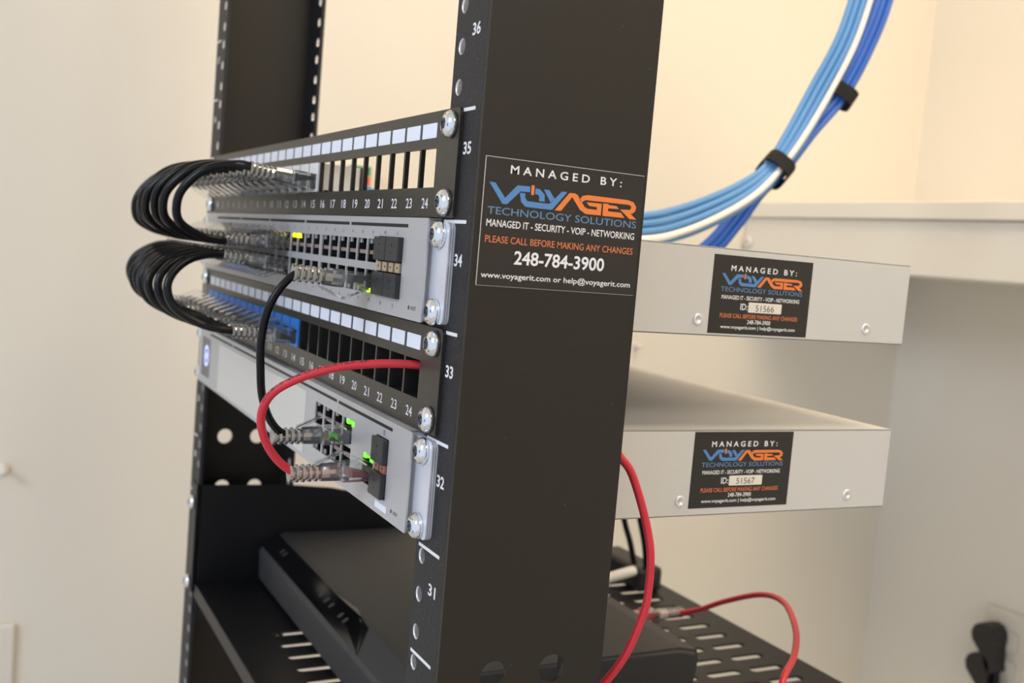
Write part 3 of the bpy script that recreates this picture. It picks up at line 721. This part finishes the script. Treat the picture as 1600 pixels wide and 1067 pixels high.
for q, (a, d) in enumerate(lanesD):
    k = 14-q; xj = port_r(k)-8.2
    path = lane(darkC, a, d-3, [(xj*0.7-20, 70, 68), (xj, 24.5, tB-23)])
    o = MB().tube(smooth_path(path, 6), 2.6, 0, 10).build('network_cable', 'cable_dark')
    tag(o, 'dark blue network cable dropping from the hanging bundle behind the upper switch', 'network cable', 'dark blue cables of the hanging bundle')
def strap(ctr, tdir, half_a, half_d, width, label):
    t = Vector(tdir).normalized(); n = t.cross(VD).normalized(); v = n.cross(t).normalized(); ctr = Vector(ctr)
    b = MB(); N = 28; rings = []
    for s in (-width/2, width/2):
        for th in (0, 1.3):
            rings.append([])
            for k in range(N):
                an = 2*math.pi*k/N; ca, sa = math.cos(an), math.sin(an)
                e = 0.6
                u = math.copysign(abs(ca)**e, ca)*(half_a+th); w = math.copysign(abs(sa)**e, sa)*(half_d+th)
                rings[-1].append(b.b.verts.new(ctr+t*s+n*u+v*w))
    i0, o0, i1, o1 = rings
    for k in range(N):
        k2 = (k+1) % N
        for A, B in ((o0, o1), (o1, i1), (i1, i0), (i0, o0)): b.b.faces.new((A[k], A[k2], B[k2], B[k]))
    o = b.build('cable_strap', 'velcro'); tag(o, label, 'cable strap', 'black straps on the cable bundle')
def mid(P, i): return Vector(P[i])
strap(mid(lightC, 6)*0.55+mid(darkC, 6)*0.45, mid(lightC, 5)-mid(lightC, 7), 11.5, 13, 13, 'black strap around the whole blue cable bundle, lower of the two')
strap(mid(darkC, 4)-VD*3, mid(darkC, 3)-mid(darkC, 5), 11.5, 10.5, 12, 'black strap around only the dark blue cables, higher on the bundle')

# ------------------------------------------------------------------ wall shelf, outlets and small wall things
ws = thing('wall_cabinet', (300, 920, 135), 'white painted wall-mounted box with overhanging top, on the back wall', 'wall shelf')
MB().box(XW+0.5, 1100, 758, YW-0.5, 197.5, 217.5, bev=1.5).build('top_board', 'white_paint', ws)
MB().box(XW+0.5, 1095, 764, YW-0.5, 135.5, 197, bev=1.2).build('front_panel', 'white_paint', ws)
b = MB(); b.lathe((-499, 764, 164.5), (0, -1, 0), [(0, 0), (0, 8.5), (3.0, 8.2), (5.0, 6.2), (5.5, 3.0), (4.5, 2.6), (4.5, 0)], 0, 20); b.lathe((-499, 764, 164.5), (0, -1, 0), [(4.6, 3.0), (5.4, 1.6), (5.4, 0)], 1, 12); b.build('cap_screw', ['plate', 'tan'], ws)
ol = thing('wall_outlet', (-262, YW, -410), 'ivory duplex outlet plate on the back wall holding two black plugs', 'outlet')
MB().box(-303, -233, YW-5, YW, -410, -294, bev=2.5).build('cover_plate', 'outlet', ol)
for z in (-333, -372): b = MB(); b.plate(rrect(-17+-264, 17-264, z-14, z+14, 8), [], 2.0, FR(YW-6)); b.build('receptacle', 'outlet', ol)
for j, (x, z, lab) in enumerate(((-280, -331, 'upper of the two black power plugs in the wall outlet'), (-284, -373, 'lower of the two black power plugs in the wall outlet'))):
    pl = thing('power_plug', (x, YW-20, z), lab, 'power plug', 'black plugs in the wall outlet')
    b = MB(); y1 = YW-8
    prof = circ(0, 0, 18.5, 22)
    outl = [(-18.5, 2), (-15, 11), (-7, 17), (2, 18.5), (11, 16), (17, 9), (18.5, 0), (17, -8), (18, -24), (20, -42), (11, -44), (3, -26), (-8, -16), (-16, -8)]
    b.plate([(x+u, z+v) for u, v in outl], [], 26, FR(y1)); b.build('plug_body', 'black', pl)
    MB().tube(smooth_path([(x+15, y1-13, z-38), (x+19, y1-14, z-60), (x+26, y1-16, z-100), (x+30, y1-14, z-200), (x+25, y1-10, z-500)]), 4.0).build('cord', 'cable_black', pl)
wp2 = thing('wall_plate', (XW, -150, -405), 'ivory wall plate on the left wall, cut by the lower left corner of the picture', 'wall plate')
MB().box(XW, XW+6, -186, -115.5, -404, -290.5, bev=2.5).build('cover_plate', 'plate', wp2)
b = MB(); b.plate(rrect(134, 167, -380, -314, 2), [], 2, lambda u, v, w: (XW+6+w, -u, v)); b.build('rocker', 'plate', wp2)
hk = MB(); hk.lathe((XW, -133, -132), (1, 0, 0), [(0, 0), (0, 6.5), (2, 6), (6, 3), (12, 2.6), (14, 4.2), (17, 4.2), (18, 0)], 0, 16)
tag(hk.build('wall_hook', 'plate'), 'small white wall hook on the left wall at the edge of the picture', 'wall hook')
an = MB(); an.lathe((XW, 603.6, 16.5), (1, 0, 0), [(0, 0), (0, 4.5), (2, 4.2), (6, 2.4), (14, 2.2), (15, 0)], 0, 12)
tag(an.build('wall_anchor', 'steel'), 'small steel screw in the left wall seen just under the upper switch', 'screw')
tb = thing('terminal_block', (XW, 216, 180), 'small wall connector block with green and red halves, seen through the patch panel', 'connector')
MB().box(XW, XW+14, 172, 220, 180.5, 205, bev=1).build('base', 'plate', tb)
MB().box(XW+14, XW+24, 196, 218, 193, 203.5, bev=0.8).build('green_connector', 'green', tb)
MB().box(XW+14, XW+24, 196, 218, 181, 192.4, bev=0.8).build('red_connector', 'orange_red', tb)
